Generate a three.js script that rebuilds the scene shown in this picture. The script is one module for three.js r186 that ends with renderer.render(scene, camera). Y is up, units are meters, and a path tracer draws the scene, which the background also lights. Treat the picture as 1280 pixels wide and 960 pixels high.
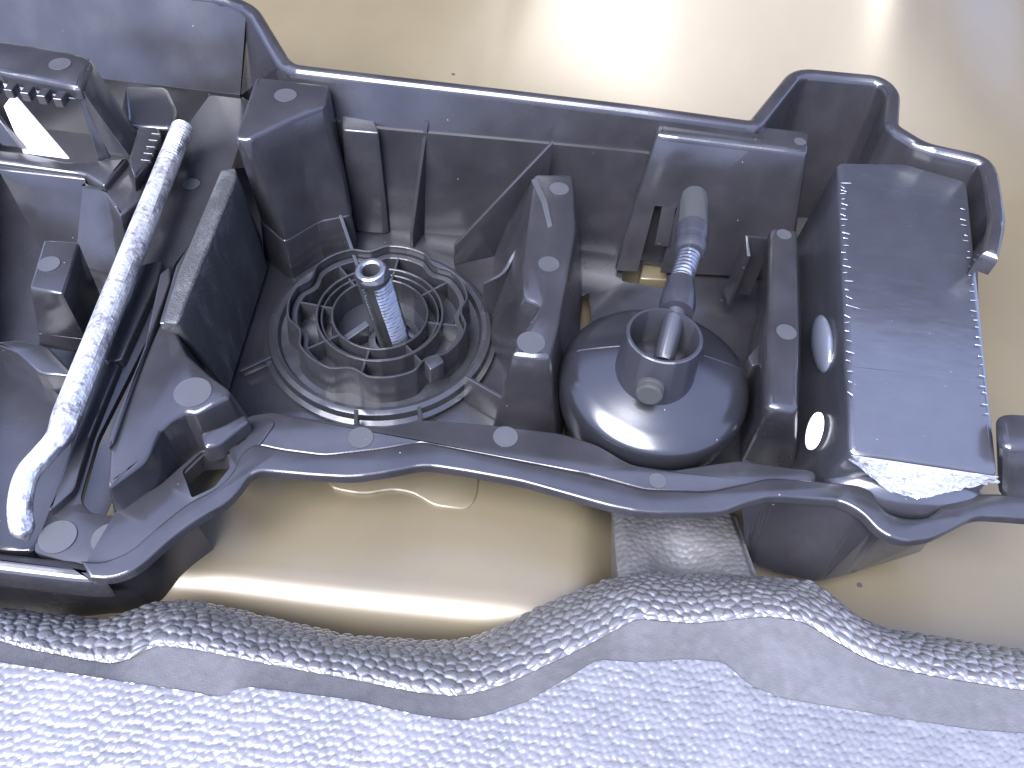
import * as THREE from 'three';
import { Brush, Evaluator, SUBTRACTION } from 'three-bvh-csg';
import { mergeGeometries, mergeVertices, toCreasedNormals } from 'three/addons/utils/BufferGeometryUtils.js';

// ---------------------------------------------------------------- camera, sky, sun, exposure
const scene = new THREE.Scene();
const camera = new THREE.PerspectiveCamera(50, 4 / 3, 0.01, 20);
camera.position.set(0, 0.38096, 0.25858);
camera.lookAt(0, 0.05, 0);
camera.rotateZ(THREE.MathUtils.degToRad(6.3));
scene.add(camera);

const renderer = new THREE.WebGLRenderer({ antialias: true });
renderer.setSize(1024, 768);
renderer.toneMapping = THREE.LinearToneMapping;
renderer.toneMappingExposure = 5;
renderer.shadowMap.enabled = true;

{ // overcast sky: even, slightly brighter towards the zenith, cool
  const W = 64, H = 32, d = new Float32Array(W * H * 4);
  for (let j = 0; j < H; j++) {
    const el = ((j + 0.5) / H - 0.5) * Math.PI, t = Math.max(0, Math.sin(el));
    for (let i = 0; i < W; i++) {
      const k = (j * W + i) * 4, b = el > 0 ? 0.46 + 0.1 * t : 0.22;
      d[k] = 0.68 * b; d[k + 1] = 0.86 * b; d[k + 2] = 1.52 * b; d[k + 3] = 1;
    }
  }
  const sky = new THREE.DataTexture(d, W, H, THREE.RGBAFormat, THREE.FloatType);
  sky.mapping = THREE.EquirectangularReflectionMapping;
  sky.magFilter = THREE.LinearFilter; sky.needsUpdate = true;
  scene.background = sky; scene.environment = sky; scene.environmentIntensity = 1;
}
const sun = new THREE.DirectionalLight(new THREE.Color(0.97, 0.97, 1.04), 5);
sun.position.set(-0.3, 0.84, 0.52); sun.target.position.set(0, 0, 0);
sun.castShadow = true; sun.shadow.radius = 85;
sun.shadow.camera.left = -0.7; sun.shadow.camera.right = 0.7; sun.shadow.camera.top = 0.7; sun.shadow.camera.bottom = -0.7;
sun.shadow.camera.near = 0.1; sun.shadow.camera.far = 3; sun.shadow.mapSize.set(2048, 2048);
scene.add(sun, sun.target);

// ---------------------------------------------------------------- helpers
let seed = 7;
const rnd = () => { seed = (seed * 1664525 + 1013904223) >>> 0; return seed / 4294967296; };
const hash = (i, j, k = 0) => { let h = (i * 374761393 + j * 668265263 + k * 2147483647) | 0; h = Math.imul(h ^ (h >>> 13), 1274126177); h ^= h >>> 16; return (h >>> 0) / 4294967296; };
const smooth = (a, b, x) => { const t = Math.min(1, Math.max(0, (x - a) / (b - a))); return t * t * (3 - 2 * t); };
const lerp = (a, b, t) => a + (b - a) * t;
function vnoise(x, y, per, k = 0) {
  const xi = Math.floor(x), yi = Math.floor(y), fx = x - xi, fy = y - yi;
  const w = (a) => ((a % per) + per) % per, sx = fx * fx * (3 - 2 * fx), sy = fy * fy * (3 - 2 * fy);
  const a = hash(w(xi), w(yi), k), b = hash(w(xi + 1), w(yi), k), c = hash(w(xi), w(yi + 1), k), d = hash(w(xi + 1), w(yi + 1), k);
  return lerp(lerp(a, b, sx), lerp(c, d, sx), sy);
}
function fbm(x, y, per, oct = 4, k = 0) { let s = 0, a = 0.5, t = 0; for (let o = 0; o < oct; o++) { s += a * vnoise(x, y, per, k + o); t += a; x *= 2; y *= 2; per *= 2; a *= 0.5; } return s / t; }
function tex(N, fn, srgb, size = 0.1) {            // fn(u, v) -> [r, g, b] 0..1 ; size: metres per tile
  const d = new Uint8Array(N * N * 4);
  for (let j = 0; j < N; j++) for (let i = 0; i < N; i++) {
    const c = fn(i / N, j / N), k = (j * N + i) * 4;
    for (let m = 0; m < 3; m++) d[k + m] = Math.max(0, Math.min(255, Math.round(c[m] * 255)));
    d[k + 3] = 255;
  }
  const t = new THREE.DataTexture(d, N, N, THREE.RGBAFormat);
  t.wrapS = t.wrapT = THREE.RepeatWrapping; t.magFilter = THREE.LinearFilter; t.minFilter = THREE.LinearMipmapLinearFilter; t.generateMipmaps = true;
  if (srgb) t.colorSpace = THREE.SRGBColorSpace;
  t.repeat.set(1 / size, 1 / size); t.needsUpdate = true;
  return t;
}
function boxUV(g) {                                  // uv in metres by dominant axis
  if (g.index) g = g.toNonIndexed();
  const p = g.attributes.position, n = p.count, uv = new Float32Array(n * 2);
  const a = new THREE.Vector3(), b = new THREE.Vector3(), c = new THREE.Vector3(), e = new THREE.Vector3();
  for (let i = 0; i < n; i += 3) {
    a.fromBufferAttribute(p, i); b.fromBufferAttribute(p, i + 1); c.fromBufferAttribute(p, i + 2);
    e.copy(b).sub(a).cross(c.clone().sub(a));
    const ax = Math.abs(e.x), ay = Math.abs(e.y), az = Math.abs(e.z);
    [a, b, c].forEach((v, k) => {
      const q = (i + k) * 2;
      if (ay >= ax && ay >= az) { uv[q] = v.x; uv[q + 1] = v.z; } else if (ax >= az) { uv[q] = v.z; uv[q + 1] = v.y; } else { uv[q] = v.x; uv[q + 1] = v.y; }
    });
  }
  g.setAttribute('uv', new THREE.BufferAttribute(uv, 2));
  return g;
}
const taken = {};
const numbered = (n) => { if (!(n in taken)) { taken[n] = 0; return n; } taken[n]++; return n + '_' + String(taken[n]).padStart(3, '0'); };
function thing(name, label, category, base, kind) {
  const o = new THREE.Group(); o.name = numbered(name); o.position.set(...base); scene.add(o);
  o.userData = { label, category, base }; if (kind) o.userData.kind = kind;
  return o;
}
function part(name, geos, mat, parent, { crease = 0.6, uv = true, label } = {}) {   // world-space geometry -> one mesh under its thing
  let list = (Array.isArray(geos) ? geos : [geos]).map((g) => { g = g.index ? g.toNonIndexed() : g; for (const k of Object.keys(g.attributes)) if (k !== 'position') g.deleteAttribute(k); return g; });
  let g = list.length > 1 ? mergeGeometries(list) : list[0];
  g = crease === null ? (() => { const m = mergeVertices(g, 1e-6); m.computeVertexNormals(); return m; })() : toCreasedNormals(g, crease);
  if (uv) g = boxUV(g);
  let b = parent; while (b && !b.userData.base) b = b.parent;
  const base = b ? b.userData.base : [0, 0, 0];
  g.translate(-base[0], -base[1], -base[2]);
  const m = new THREE.Mesh(g, mat); m.name = name; m.castShadow = m.receiveShadow = true;
  if (label) m.userData.label = label;
  parent.add(m);
  return m;
}
const sub3 = (a, b) => [a[0] - b[0], a[1] - b[1], a[2] - b[2]];
const mix3 = (a, b, t) => [lerp(a[0], b[0], t), lerp(a[1], b[1], t), lerp(a[2], b[2], t)];
const len3 = (a) => Math.hypot(...a);
const shift = (pts, dx, dy, dz) => pts.map((p) => [p[0] + dx, p[1] + dy, p[2] + dz]);
function fillet(pts, r, seg = 4, closed = true) {
  const n = pts.length, out = [];
  for (let i = 0; i < n; i++) {
    const b = pts[i];
    if (!closed && (i === 0 || i === n - 1)) { out.push(b); continue; }
    const a = pts[(i + n - 1) % n], c = pts[(i + 1) % n];
    const la = len3(sub3(a, b)), lc = len3(sub3(c, b)), rr = Math.min(Array.isArray(r) ? r[i] : r, la * 0.47, lc * 0.47);
    const p = mix3(b, a, rr / la), q = mix3(b, c, rr / lc);
    for (let k = 0; k <= seg; k++) { const t = k / seg; out.push(mix3(mix3(p, b, t), mix3(b, q, t), t)); }
  }
  return out;
}
const area = (p) => { let s = 0; for (let i = 0; i < p.length; i++) { const q = p[(i + 1) % p.length]; s += p[i][0] * q[2] - q[0] * p[i][2]; } return s / 2; };
function inset(ring, d, dy = 0) {
  const n = ring.length;
  return ring.map((b, i) => {
    const a = ring[(i + n - 1) % n], c = ring[(i + 1) % n];
    let n1 = [-(b[2] - a[2]), b[0] - a[0]], n2 = [-(c[2] - b[2]), c[0] - b[0]];
    const l1 = Math.hypot(...n1) || 1, l2 = Math.hypot(...n2) || 1; n1 = [n1[0] / l1, n1[1] / l1]; n2 = [n2[0] / l2, n2[1] / l2];
    let m = [n1[0] + n2[0], n1[1] + n2[1]]; const dd = 1 + n1[0] * n2[0] + n1[1] * n2[1]; const s = d / Math.max(0.35, dd);
    return [b[0] + m[0] * s, b[1] + dy, b[2] + m[1] * s];
  });
}
function ringsGeo(rings, flat) {
  const pos = [], idx = [], n = rings[0].length;
  for (const r of rings) for (const p of r) pos.push(...p);
  for (let k = 0; k + 1 < rings.length; k++) for (let i = 0; i < n; i++) {
    const j = (i + 1) % n, b0 = k * n + i, b1 = k * n + j, t0 = b0 + n, t1 = b1 + n;
    idx.push(b0, t0, b1, b1, t0, t1);
  }
  const cap = (r, off, flip) => { for (const f of THREE.ShapeUtils.triangulateShape(r.map((p) => new THREE.Vector2(p[0], p[2])), [])) flip ? idx.push(off + f[0], off + f[2], off + f[1]) : idx.push(off + f[0], off + f[1], off + f[2]); };
  cap(rings[0], 0, false);
  cap(flat, (rings.length - 1) * n, true);          // the outline before it was rounded triangulates cleanly
  const g = new THREE.BufferGeometry(); g.setAttribute('position', new THREE.Float32BufferAttribute(pos, 3)); g.setIndex(idx);
  return g.toNonIndexed();
}
// solid with a filleted outline and a rounded top edge; bot = outline at the foot (same corner count) or a depth
function block(top, bot, { corner = 0.003, round = 0.0015, draft = 0, seg = 4, rs = 3, smoothLine = false } = {}) {
  let t = smoothLine ? top : fillet(top, corner, seg), b = typeof bot === 'number' ? null : (smoothLine ? bot : fillet(bot, corner, seg));
  if (area(t) < 0) { t = t.slice().reverse(); if (b) b = b.slice().reverse(); }
  if (!b) b = inset(t, -draft, -bot);
  const part2 = (ring) => { const o = []; for (let i = 0; i < ring.length; i++) { const p = t[i], q = t[(i + 1) % t.length], k = smoothLine ? 1 : Math.max(1, Math.min(8, Math.round(len3(sub3(p, q)) / 0.007))); for (let m = 0; m < k; m++) o.push(mix3(ring[i], ring[(i + 1) % ring.length], m / k)); } return o; };
  const b2 = part2(b), t2 = part2(t); b = b2; t = t2;
  const rings = [b]; if (typeof bot !== 'number') for (let k = 1; k < 6; k++) { const l = inset(t, 0, -round); rings.push(b.map((p, i) => mix3(p, l[i], k / 6))); }
  for (let k = 0; k <= rs; k++) { const a = (k / rs) * Math.PI / 2; rings.push(inset(t, round * (1 - Math.cos(a)), -round * (1 - Math.sin(a)))); }
  return ringsGeo(rings, smoothLine ? rings[rings.length - 1] : t);
}
function offsetLine(line, d) {
  const n = line.length;
  return line.map((b, i) => {
    const a = line[Math.max(0, i - 1)], c = line[Math.min(n - 1, i + 1)];
    let m = [-(c[2] - a[2]), c[0] - a[0]]; const l = Math.hypot(...m) || 1;
    return [b[0] + m[0] / l * d, b[1], b[2] + m[1] / l * d];
  });
}
const band = (line, a, b) => [...offsetLine(line, a), ...offsetLine(line, b).reverse()];
// upright skin between two lines (same count), with thickness to one side
function wall(top, bot, th = 0.0025) {
  const n = top.length, tb = offsetLine(top, th), bb = offsetLine(bot, th), pos = [], idx = [];
  const rows = [top, bot, bb, tb];
  for (let i = 0; i < n; i++) for (const r of rows) pos.push(...r[i]);
  for (let i = 0; i + 1 < n; i++) for (let k = 0; k < 4; k++) {
    const a = i * 4 + k, b = i * 4 + (k + 1) % 4; idx.push(a, b, a + 4, b, b + 4, a + 4);
  }
  idx.push(0, 2, 1, 0, 3, 2); const e = (n - 1) * 4; idx.push(e, e + 1, e + 2, e, e + 2, e + 3);
  const g = new THREE.BufferGeometry(); g.setAttribute('position', new THREE.Float32BufferAttribute(pos, 3)); g.setIndex(idx);
  return g.toNonIndexed();
}
// flat plate through a planar 3D polygon
function plate(pts, th = 0.002, bevel = 0.0004, holes = []) {
  const P = pts.map((p) => new THREE.Vector3(...p)), n = new THREE.Vector3();
  for (let i = 0; i < P.length; i++) { const a = P[i], b = P[(i + 1) % P.length]; n.x += (a.y - b.y) * (a.z + b.z); n.y += (a.z - b.z) * (a.x + b.x); n.z += (a.x - b.x) * (a.y + b.y); }
  n.normalize();
  const u = P[1].clone().sub(P[0]); u.addScaledVector(n, -u.dot(n)).normalize(); const v = n.clone().cross(u);
  const to2 = (q) => { const w = new THREE.Vector3(...(q.isVector3 ? q.toArray() : q)).sub(P[0]); return new THREE.Vector2(w.dot(u), w.dot(v)); };
  const s = new THREE.Shape(P.map(to2)); for (const h of holes) s.holes.push(new THREE.Path(h.map(to2)));
  const g = new THREE.ExtrudeGeometry(s, { depth: Math.max(1e-5, th - 2 * bevel), bevelEnabled: bevel > 0, bevelThickness: bevel, bevelSize: bevel, bevelOffset: -bevel, bevelSegments: 2, curveSegments: 8 });
  g.translate(0, 0, -th / 2 + bevel);
  g.applyMatrix4(new THREE.Matrix4().makeBasis(u, v, n).setPosition(P[0]));
  return g;
}
// horizontal panel (top face at the outline's height) with through holes
function panel(outline, holes, th = 0.0025, bevel = 0.0005, corner = 0.004) {
  const y = outline[0][1], f2 = (o, c) => fillet(o.map((p) => [p[0], 0, p[2]]), c, 4).map((p) => new THREE.Vector2(p[0], -p[2]));
  const s = new THREE.Shape(f2(outline, corner)); for (const h of holes) s.holes.push(new THREE.Path(f2(h, 0.002)));
  const g = new THREE.ExtrudeGeometry(s, { depth: th - 2 * bevel, bevelEnabled: true, bevelThickness: bevel, bevelSize: bevel, bevelOffset: -bevel, bevelSegments: 2 });
  g.rotateX(-Math.PI / 2); g.translate(0, y - th + bevel, 0);
  return g;
}
function lathe(profile, seg = 48, [x, y, z] = [0, 0, 0]) { const g = new THREE.LatheGeometry(profile.map((p) => new THREE.Vector2(p[0], p[1])), seg); g.translate(x, y, z); return g; }
function cyl(a, b, r1, r2 = r1, seg = 24, open = false) {       // cylinder from a to b
  const A = new THREE.Vector3(...a), B = new THREE.Vector3(...b), d = B.clone().sub(A), L = d.length();
  const g = new THREE.CylinderGeometry(r2, r1, L, seg, 1, open); g.translate(0, L / 2, 0);
  g.applyQuaternion(new THREE.Quaternion().setFromUnitVectors(new THREE.Vector3(0, 1, 0), d.normalize())); g.translate(...a);
  return g;
}
function revolve(a, b, profile, seg = 32) {                      // profile [[t 0..1, r]] revolved about the axis a->b
  const A = new THREE.Vector3(...a), B = new THREE.Vector3(...b), d = B.clone().sub(A), L = d.length();
  const g = new THREE.LatheGeometry(profile.map(([t, r]) => new THREE.Vector2(Math.max(r, 1e-5), t * L)), seg);
  g.applyQuaternion(new THREE.Quaternion().setFromUnitVectors(new THREE.Vector3(0, 1, 0), d.normalize())); g.translate(...a);
  return g;
}
function disc([x, y, z], r, h = 0.00022, seg = 28, n = null) {
  const g = new THREE.CylinderGeometry(r * 0.985, r, h, seg); g.translate(0, h / 2, 0);
  if (n) g.applyQuaternion(new THREE.Quaternion().setFromUnitVectors(new THREE.Vector3(0, 1, 0), new THREE.Vector3(...n).normalize()));
  g.translate(x, y, z);
  return g;
}

// ---------------------------------------------------------------- materials
const grain = tex(256, (u, v) => { const n = fbm(u * 64, v * 64, 64, 3, 3); return [n, n, n]; }, false, 0.03);
const wear = tex(512, (u, v) => { const n = fbm(u * 6, v * 6, 6, 5, 11), r = 0.25 + 0.24 * n; return [r, r, r]; }, false, 0.11);
const speck = (base, amt, specks, seedK, size) => tex(512, (u, v) => {
  const n = fbm(u * 8, v * 8, 8, 5, seedK), f = 1 + amt * (n - 0.5) * 2; let c = base.map((b) => b * f);
  const gx = Math.floor(u * 46), gy = Math.floor(v * 46), h = hash(gx, gy, seedK + 50);
  if (h < specks) { const cx = (gx + 0.3 + 0.4 * hash(gx, gy, 1)) / 46, cy = (gy + 0.3 + 0.4 * hash(gx, gy, 2)) / 46, d = Math.hypot(u - cx, v - cy) * 46; if (d < 0.04 + 0.06 * hash(gx, gy, 4)) c = [0.42, 0.41, 0.4]; }
  return c;
}, true, size);
const mat = (o) => new THREE.MeshStandardMaterial(o);
const M = {
  plastic: mat({ map: speck([0.118, 0.115, 0.125], 0.26, 0.006, 21, 0.17), roughnessMap: wear, roughness: 0.64, bumpMap: grain, bumpScale: 0.000014 }),
  mark: mat({ map: speck([0.155, 0.155, 0.166], 0.12, 0.004, 41, 0.09), roughness: 0.5, bumpMap: grain, bumpScale: 0.00003 }),
  knob: mat({ map: speck([0.12, 0.12, 0.13], 0.12, 0.006, 31, 0.12), roughnessMap: wear, roughness: 0.7 }),
  gloss: mat({ map: speck([0.085, 0.085, 0.098], 0.1, 0.004, 61, 0.12), roughness: 0.22, bumpMap: grain, bumpScale: 0.00001 }),
  dusty: mat({ map: tex(512, (u, v) => { const n = fbm(u * 14, v * 5, 14, 6, 71), q = fbm(u * 60, v * 60, 60, 3, 75), m = smooth(0.42, 0.8, n * 0.7 + q * 0.3); return [0.1 + 0.09 * m, 0.1 + 0.09 * m, 0.102 + 0.092 * m]; }, true, 0.09), roughness: 0.6, bumpMap: grain, bumpScale: 0.0003 }),
  zinc: mat({ map: tex(512, (u, v) => { const n = fbm(u * 5, v * 5, 5, 5, 81), q = fbm(u * 30, v * 30, 30, 3, 83), m = smooth(0.36, 0.62, n * 0.65 + q * 0.35); return [0.48 + 0.2 * m, 0.465 + 0.215 * m, 0.48 + 0.2 * m]; }, true, 0.05), metalness: 0.8, roughness: 0.45, bumpMap: tex(256, (u, v) => { const n = fbm(u * 16, v * 16, 16, 4, 84); return [n, n, n]; }, false, 0.03), bumpScale: 0.00035 }),
  steel: mat({ color: new THREE.Color(0.21, 0.214, 0.225), metalness: 1, roughness: 0.38 }),
  fitting: mat({ color: new THREE.Color(0.015, 0.015, 0.019), roughness: 0.4, metalness: 0.2 }),
  rubber: mat({ color: new THREE.Color(0.008, 0.008, 0.009), roughness: 0.85 }),
  white: mat({ color: new THREE.Color(0.82, 0.8, 0.8), roughness: 0.6 }),
  crinkle: mat({ color: new THREE.Color(0.24, 0.25, 0.28), roughness: 0.16, metalness: 0.55 }),
  foam: new THREE.MeshPhysicalMaterial({ clearcoat: 1, clearcoatRoughness: 0.32, map: tex(512, (u, v) => { const n = fbm(u * 24, v * 24, 24, 4, 91), m = fbm(u * 4, v * 4, 4, 4, 96); const c = 0.27 + 0.06 * (n - 0.5) + 0.06 * (m - 0.5); return [c, c * 0.985, c * 1.0]; }, true, 0.12), roughness: 0.3, bumpMap: grain, bumpScale: 0.00006 }),
  foamSmooth: mat({ map: tex(512, (u, v) => { const n = fbm(u * 40, v * 40, 40, 4, 101), m = fbm(u * 4, v * 4, 4, 4, 106); const c = 0.27 + 0.05 * (n - 0.5) + 0.06 * (m - 0.5); return [c, c * 0.985, c * 1.0]; }, true, 0.12), roughness: 0.55, bumpMap: grain, bumpScale: 0.0001 }),
  paint: new THREE.MeshPhysicalMaterial({ map: tex(512, (u, v) => { const n = fbm(u * 5, v * 5, 5, 5, 111), f = 1 + 0.1 * (n - 0.5); return [0.305 * f, 0.274 * f, 0.207 * f]; }, true, 0.25), roughness: 0.46, metalness: 0.35, clearcoat: 0.35, clearcoatRoughness: 0.3 }),
};
// box film: crumpled clear wrap over a dark shell
M.blister = new THREE.MeshPhysicalMaterial({ color: new THREE.Color(0.05, 0.055, 0.07), roughness: 0.14, clearcoat: 1, clearcoatRoughness: 0.08 });
M.film = new THREE.MeshPhysicalMaterial({ map: speck([0.13, 0.132, 0.15], 0.1, 0.012, 121, 0.1), roughness: 0.3, clearcoat: 0.6, clearcoatRoughness: 0.18, bumpMap: tex(512, (u, v) => { const n = fbm(u * 4, v * 10, 4, 4, 131); return [n, n, n]; }, false, 0.12), bumpScale: 0.0005 });

// ---------------------------------------------------------------- the painted sheet of the wheel well
{
  const NX = 260, NZ = 240, x0 = -0.75, x1 = 0.75, z0 = -0.85, z1 = 0.42, pos = [], idx = [];
  const boss = (x, z) => { // pressed boss between tray and foam
    const cx = -0.065, cz = 0.078, hx = 0.118, hz = 0.045, r = 0.03, qx = Math.abs(x - cx) - hx + r, qz = Math.abs(z - cz) - hz + r;
    return Math.hypot(Math.max(qx, 0), Math.max(qz, 0)) + Math.min(Math.max(qx, qz), 0) - r;
  };
  const hgt = (x, z) => {
    let y = 0;
    y += 0.03 * (1 - smooth(-0.014, 0.024, boss(x, z)));
    const back = Math.max(0, -0.26 - z); y += back * back * (0.32 + 0.62 * smooth(-0.16, 0.1, x) * smooth(0.42, 0.25, x)) / (0.08 + back);      // the well climbs behind the tray
    for (const bx of [-0.29, -0.19, -0.05]) y -= 0.0022 * Math.exp(-(((x - bx + (z + 0.3) * 0.12) / 0.014) ** 2)) * smooth(-0.16, -0.24, z);
    y += 0.006 * Math.exp(-(((x - 0.27) / 0.02) ** 2 + ((z + 0.42) / 0.05) ** 2));
    y += 0.0012 * Math.sin(x * 31 + 1) * Math.sin(z * 23);
    return y;
  };
  for (let j = 0; j <= NZ; j++) for (let i = 0; i <= NX; i++) { const x = lerp(x0, x1, i / NX), z = lerp(z0, z1, j / NZ); pos.push(x, hgt(x, z), z); }
  for (let j = 0; j < NZ; j++) for (let i = 0; i < NX; i++) { const a = j * (NX + 1) + i; idx.push(a, a + NX + 1, a + 1, a + 1, a + NX + 1, a + NX + 2); }
  const g = new THREE.BufferGeometry(); g.setAttribute('position', new THREE.Float32BufferAttribute(pos, 3)); g.setIndex(idx);
  const well = thing('wheel_well_floor', 'beige painted sheet metal floor of the wheel well under the tray', 'floor', [0, 0, 0], 'structure');
  part('painted_sheet', g, M.paint, well, { crease: null });
  for (const q of [[-.0727,.03,-.3282], [.1868,0,.0657]]) { const y = hgt(q[0], q[2]); part('drain_hole', disc([q[0], y - 0.0004, q[2]], 0.0014, 0.0006, 16), M.rubber, well); }
  part('bracket', block([[.0782,.014,-.1536],[.0963,.014,-.1534],[.0933,.014,-.126],[.0737,.014,-.1244]], 0.0135, { corner: 0.002, round: 0.001 }), M.paint, well);
  // spot-welded patch whose lip shows under the tray's front flange
  part('welded_patch', block([[-.0916,.0315,.0391],[-.0827,.0315,.0611],[-.0649,.0315,.0624],[-.0515,.0315,.0576],[-.0403,.0315,.0589],[-.0317,.0315,.0644],[-.0144,.0315,.0645],[-.0106,.0315,.0565],[-.0125,.0315,.0287]], 0.004, { corner: 0.006, round: 0.0008 }), M.paint, well);
}

// ---------------------------------------------------------------- added roof and seat back (unseen, sized for the light): shades the tray and is what its level faces mirror
{
  const trim = mat({ color: new THREE.Color(0.16, 0.16, 0.165), roughness: 0.95 });
  const roof = thing('added_roof', 'added unseen car roof slab that shades the tray and darkens its reflections', 'roof', [0, 0.8, -1.0], 'structure');
  part('shading_slab', new THREE.BoxGeometry(3.0, 0.03, 1.03).translate(0, 0.83, -0.98), trim, roof);
  const seat = thing('added_seat_back', 'added unseen seat back slab that darkens the reflections in the tray', 'seat back', [0, 0, -1.45], 'structure');
  part('panel', new THREE.BoxGeometry(3.0, 0.86, 0.06).translate(0, 0.38, -1.45), trim, seat);
}

// ---------------------------------------------------------------- tool tray
const tray = thing('tool_tray', 'black moulded plastic tool tray with ribbed compartments lying in the beige wheel well', 'tool tray', [0, 0.016, -0.05]);
const P = M.plastic;
// floor with through openings
part('floor', panel([[-.1911,.018,-.0915],[-.224,.018,-.1755],[-.1771,.018,-.1925],[-.1615,.018,-.1473],[.0679,.018,-.14],[.1689,.018,-.1374],[.1778,.018,-.2601],[.2582,.018,-.263],[.2597,.018,-.2129],[.3074,.018,-.1974],[.2513,.018,.0251],[.191,.018,.0382],[.1384,.018,.0288],[.0297,.018,.0282],[-.0544,.018,.0253],[-.1193,.018,.0338],[-.1594,.018,.0188]],
  [[[.0342,.018,-.0975],[.0419,.018,-.1035],[.0445,.018,-.0816],[.0377,.018,-.0677]], [[.029,.018,-.0111],[.035,.018,-.0049],[.0373,.018,.009],[.0308,.018,.0068]], [[.0617,.018,-.1375],[.0917,.018,-.1363],[.09,.018,-.1129],[.0608,.018,-.1155]]]), P, tray);
// back rim and walls
const rimIn = [[-.3966,.115,-.2265],[-.2047,.115,-.2241],[-.1868,.115,-.2153],[-.1538,.115,-.1626],[-.145,.115,-.1552],[-.0922,.115,-.1543],[-.0214,.115,-.1537],[.0501,.115,-.1525],[.1222,.115,-.1491],[.1546,.115,-.2108],[.2012,.115,-.2122],[.2048,.115,-.2034],[.1961,.115,-.1659],[.2136,.115,-.1472],[.2447,.115,-.1412],[.2445,.115,-.1319],[.2375,.115,-.0935],[.2252,.115,-.0649]];
const rimLine = fillet(rimIn, 0.008, 5, false);
const rimTop = shift(rimLine, 0, 0.0, 0);
part('back_rim', block(band(rimTop, 0, -0.0085), 0.012, { smoothLine: true, round: 0.0038, rs: 6 }), P, tray);
{
  const cut = (a, b) => rimIn.slice(a, b + 1);
  // left compartment
  const t1 = cut(0, 2), b1 = [[-.4111,.0625,-.2036],[-.2156,.0625,-.2011],[-.1958,.0625,-.2013]];
  part('back_wall', wall(shift(t1, 0, -0.004, 0.0002), b1, -0.0025), P, tray);
  part('back_wall', wall(shift(b1, 0, 0.001, 0), b1.map((p) => [p[0], 0.016, p[2]]), -0.0025), P, tray);
  part('step_wall', wall(shift(cut(2, 4), 0, -0.004, 0), [[-.2035,.05,-.2193],[-.1698,.05,-.198],[-.1575,.05,-.1914]], -0.0025), P, tray);
  const tU = fillet(shift(cut(4, 7).concat([[.1231,.115,-.1493]]), 0, -0.004, 0.0002), 0.004, 3, false);
  const bU = fillet([[-.1285,.09,-.1499],[-.0902,.09,-.146],[-.0157,.09,-.1488],[.0594,.09,-.1508],[.146,.09,-.1473]], 0.004, 3, false);
  part('back_wall', wall(tU, bU, -0.0025), P, tray);
  const bL = fillet([[-.1559,.018,-.1419],[-.0929,.018,-.139],[-.0102,.018,-.1426],[.0731,.018,-.1385],[.1689,.018,-.1374]], 0.004, 3, false);
  part('back_wall', wall(shift(bU, 0, 0.0005, 0.0022), bL, -0.003), P, tray);
  // shallow step where the wall jogs near the scoop block
  part('wall_step', block([[-.1187,.0925,-.1577],[-.0996,.0925,-.1565],[-.0913,.0925,-.1375],[-.1123,.0925,-.1367]], 0.0735, { corner: 0.002, round: 0.001, draft: 0.003 }), P, tray);
  const tR = fillet(shift(rimIn.slice(8), 0, -0.004, 0), 0.008, 5, false);
  const bR = shift(tR, 0, -0.093, 0.004).map((p, i, a) => [lerp(p[0], 0.19, 0.06), p[1], p[2] + 0.012 * (1 - i / a.length)]);
  part('pocket_wall', wall(tR, bR, -0.0025), P, tray);
}
// scoop block beside the round clamp
{
  const top = [[-.1635,.111,-.1524],[-.1206,.111,-.1519],[-.1184,.111,-.1319],[-.1345,.111,-.1153],[-.1509,.111,-.0937],[-.1586,.111,-.0944]], bot = [[-.1665,.046,-.1411],[-.1085,.046,-.1258],[-.107,.046,-.1186],[-.1244,.046,-.1099],[-.1401,.046,-.089],[-.1584,.046,-.1042]];
  part('scoop_block', block(top, bot, { corner: 0.0035, round: 0.003, rs: 5 }), P, tray);
  part('scoop_base', block(shift(bot, 0, 0, 0.0008).map((p) => [p[0] - 0.0004, 0.0462, p[2]]), 0.0275, { corner: 0.0035, round: 0.001, draft: 0.002 }), P, tray);
  part('ejector_mark', disc([-.1421,.1112,-.1363], 0.0062), M.mark, tray);
}
// back block with the hose recess
{
  const top = [[.0668,.108,-.1646],[.1549,.108,-.163],[.1514,.108,-.1405],[.0649,.108,-.1426]], bot = [[.063,.022,-.1617],[.1735,.022,-.1564],[.1667,.022,-.1308],[.056,.022,-.1207]];
  const solid = (g) => { g.computeVertexNormals(); g.setAttribute('uv', new THREE.BufferAttribute(new Float32Array(g.attributes.position.count * 2), 2)); return new Brush(g); };
  const cut = solid(block([[.076,.06,-.1506],[.0874,.06,-.1503],[.0841,.06,-.1113],[.082,.06,-.0907],[.0645,.06,-.0783],[.0686,.06,-.1115]].map((p) => [p[0], 0.066, p[2]]), 0.052, { corner: 0.001, round: 0.0005 }));
  const cutB = new Evaluator().evaluate(solid(block(top, bot, { corner: 0.004, round: 0.0035, rs: 5 })), cut, SUBTRACTION);
  part('hose_block', cutB.geometry.clone(), P, tray);
  part('tab', plate([[.0769,.0795,-.1384],[.0849,.0795,-.1383],[.0864,.041,-.1269],[.0775,.041,-.1276]], 0.0022, 0.0005), P, tray);
  part('ejector_mark', disc([.0758,.1082,-.1566], 0.0048), M.mark, tray);
  part('ejector_mark', disc([.1472,.1082,-.1506], 0.0035), M.mark, tray);
}
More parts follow.
